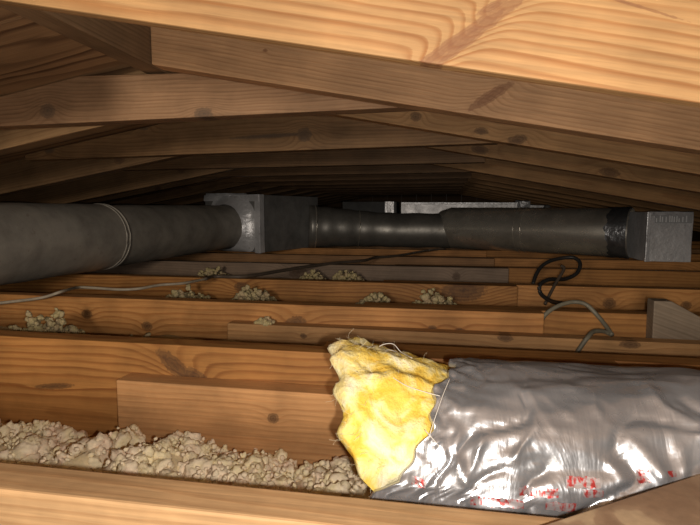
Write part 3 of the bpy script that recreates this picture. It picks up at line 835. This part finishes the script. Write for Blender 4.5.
# rectangular ducts behind
def rect_duct(label, xa, xb, ya, depth, z0, z1, mat, strip=None, rot=0.0):
    root = empty('rectangular_duct', ((xa+xb)/2, ya+depth/2, z0))
    tag(root, label, 'duct')
    under(obox('body', ((xa+xb)/2, ya+depth/2), xb-xa, depth, z0, z1, rot, mat, 0.003, 4, 0.001), root)
    if strip:
        under(obox('foil_strip', ((strip[0]+strip[1])/2, ya-0.003), strip[1]-strip[0], 0.008, z0, z1+0.001, rot, FOIL, 0.001, 3, 0.002), root)
    return root
r1 = rect_duct('low grey foil-covered rectangular duct behind the right-hand pipe', -0.262, 0.43, 3.27, 0.22, 0.002, 0.258, FOILG)
under(obox('foil_edge', (0.085, 3.267), 0.69, 0.008, 0.246, 0.2595, 0, FOIL, 0.001, 6, 0.003), r1)
rect_duct('dark rectangular duct with pale strip behind the tapering pipe', -0.62, -0.285, 3.22, 0.22, 0.002, 0.262, tin('near_black_sheet_metal', (0.05, 0.05, 0.05), 0.6, 0.3, 0.3, 1.0), (-0.355, -0.300))  # sheet metal with an even near-black base
sg = empty('foil_offcut_duct', (0.5, 3.3, 0))
tag(sg, 'small crumpled foil-wrapped branch behind the shiny right-hand duct', 'duct')
under(obox('body', (0.515, 3.33), 0.16, 0.12, 0.002, 0.243, 0.0, FOILG, 0.003, 4, 0.006), sg)
under(obox('foil_flap', (0.46, 3.30), 0.06, 0.10, 0.225, 0.268, 0.2, FOIL, 0.003, 4, 0.008), sg)
bm = bmesh.new(); bmesh.ops.create_uvsphere(bm, u_segments=16, v_segments=10, radius=0.024)
me = bpy.data.meshes.new('cap'); bm.to_mesh(me); bm.free()
under(link('cap', me, SHEET, None, (0.595, 3.25, 0.222), smooth=True), sg)

# ------------------------------------------------------------------ cables
def cable_mat(name, c, rough=0.45):
    g = NT(name); co = g.n('ShaderNodeTexCoord').outputs['Object']; a, _ = g.noise(co, 40, 3, 0.6)
    return g.finish(g.mix(1.0, c, g.ramp(a, [(0.3, 0.75), (0.7, 1.1)]), 'MULTIPLY'), rough)
def cable(label, pts, r_, mat):
    me = tube_mesh('cable', catmull(pts, 8), r_, 10, True)
    o = link('cable', me, mat, smooth=True)
    tag(o, label, 'cable', 'cables over the joists')
    return o
TAN = cable_mat('tan_cable_sheath', (0.42, 0.36, 0.27)); DRK = cable_mat('dark_cable_sheath', (0.10, 0.075, 0.055)); BLK = cable_mat('black_cable_sheath', (0.03, 0.028, 0.026))
GRN = cable_mat('grey_green_cable_sheath', (0.20, 0.18, 0.13))
U = unproject
cable('thin tan cable crossing the left joists below the round duct', [U((-40, 308), Y=1.09), U((0, 303), Y=1.10), U((40, 298), Y=1.115), U((62, 291.5), Y=1.13)] + [U(q, Z=0.004) for q in ((78, 287.5), (95, 288), (120, 289.5), (140, 288.5))] + [U(q, Z=0.006) for q in ((160, 285), (185, 283), (212, 277.5))], 0.0036, TAN)
cable('long dark cable running over the middle joists toward the ducts', [U(q, Z=0.007) for q in ((205, 279), (216, 276.5), (245, 276.5), (280, 271), (314, 265.5), (340, 262.5), (364, 260.5), (376, 257.5), (399, 255.5), (426, 250.8), (445, 249))], 0.0055, DRK)
cable('black cable looping up in a loose curl under the right-hand duct', [U((533, 284), Y=1.66), U((536, 275), Y=1.68), U((541, 267), Y=1.70), U((549, 261.5), Y=1.72), U((560, 258.5), Y=1.74), U((573, 257.5), Y=1.74), U((580, 263), Y=1.72), U((577, 273), Y=1.69), U((565, 279), Y=1.66), U((549, 279.5), Y=1.60), U((540, 285), Y=1.572), U((541, 294), Y=1.565), U((551, 301), Y=1.52), U((562, 303.5), Y=1.44)], 0.0058, BLK)
cable('stiff dark cable stub standing in the black curl', [U((545, 304), Y=1.54), U((551, 292), Y=1.572), U((557, 281), Y=1.60), U((564, 269), Y=1.63), U((561, 265.5), Y=1.63)], 0.0045, DRK)
cable('grey cable arching over the third joist at its sawn end', [U((539, 325), Y=1.160), U((546, 314), Y=1.166), U((558, 306), Y=1.176), U((573, 302), Y=1.185), U((586, 304.5), Y=1.176), U((597, 315), Y=1.168), U((606, 326), Y=1.150), U((612, 335), Y=1.125)], 0.0045, GRN)
cable('short grey cable dropping over the long lower board behind the silver duct', [U((612, 335), Y=1.135), U((604, 331.5), Y=1.13), U((594, 331.5), Y=1.105), U((588, 337), Y=1.086), U((580, 348), Y=1.084), U((573, 360), Y=1.082), U((568, 372), Y=1.08)], 0.0045, GRN)
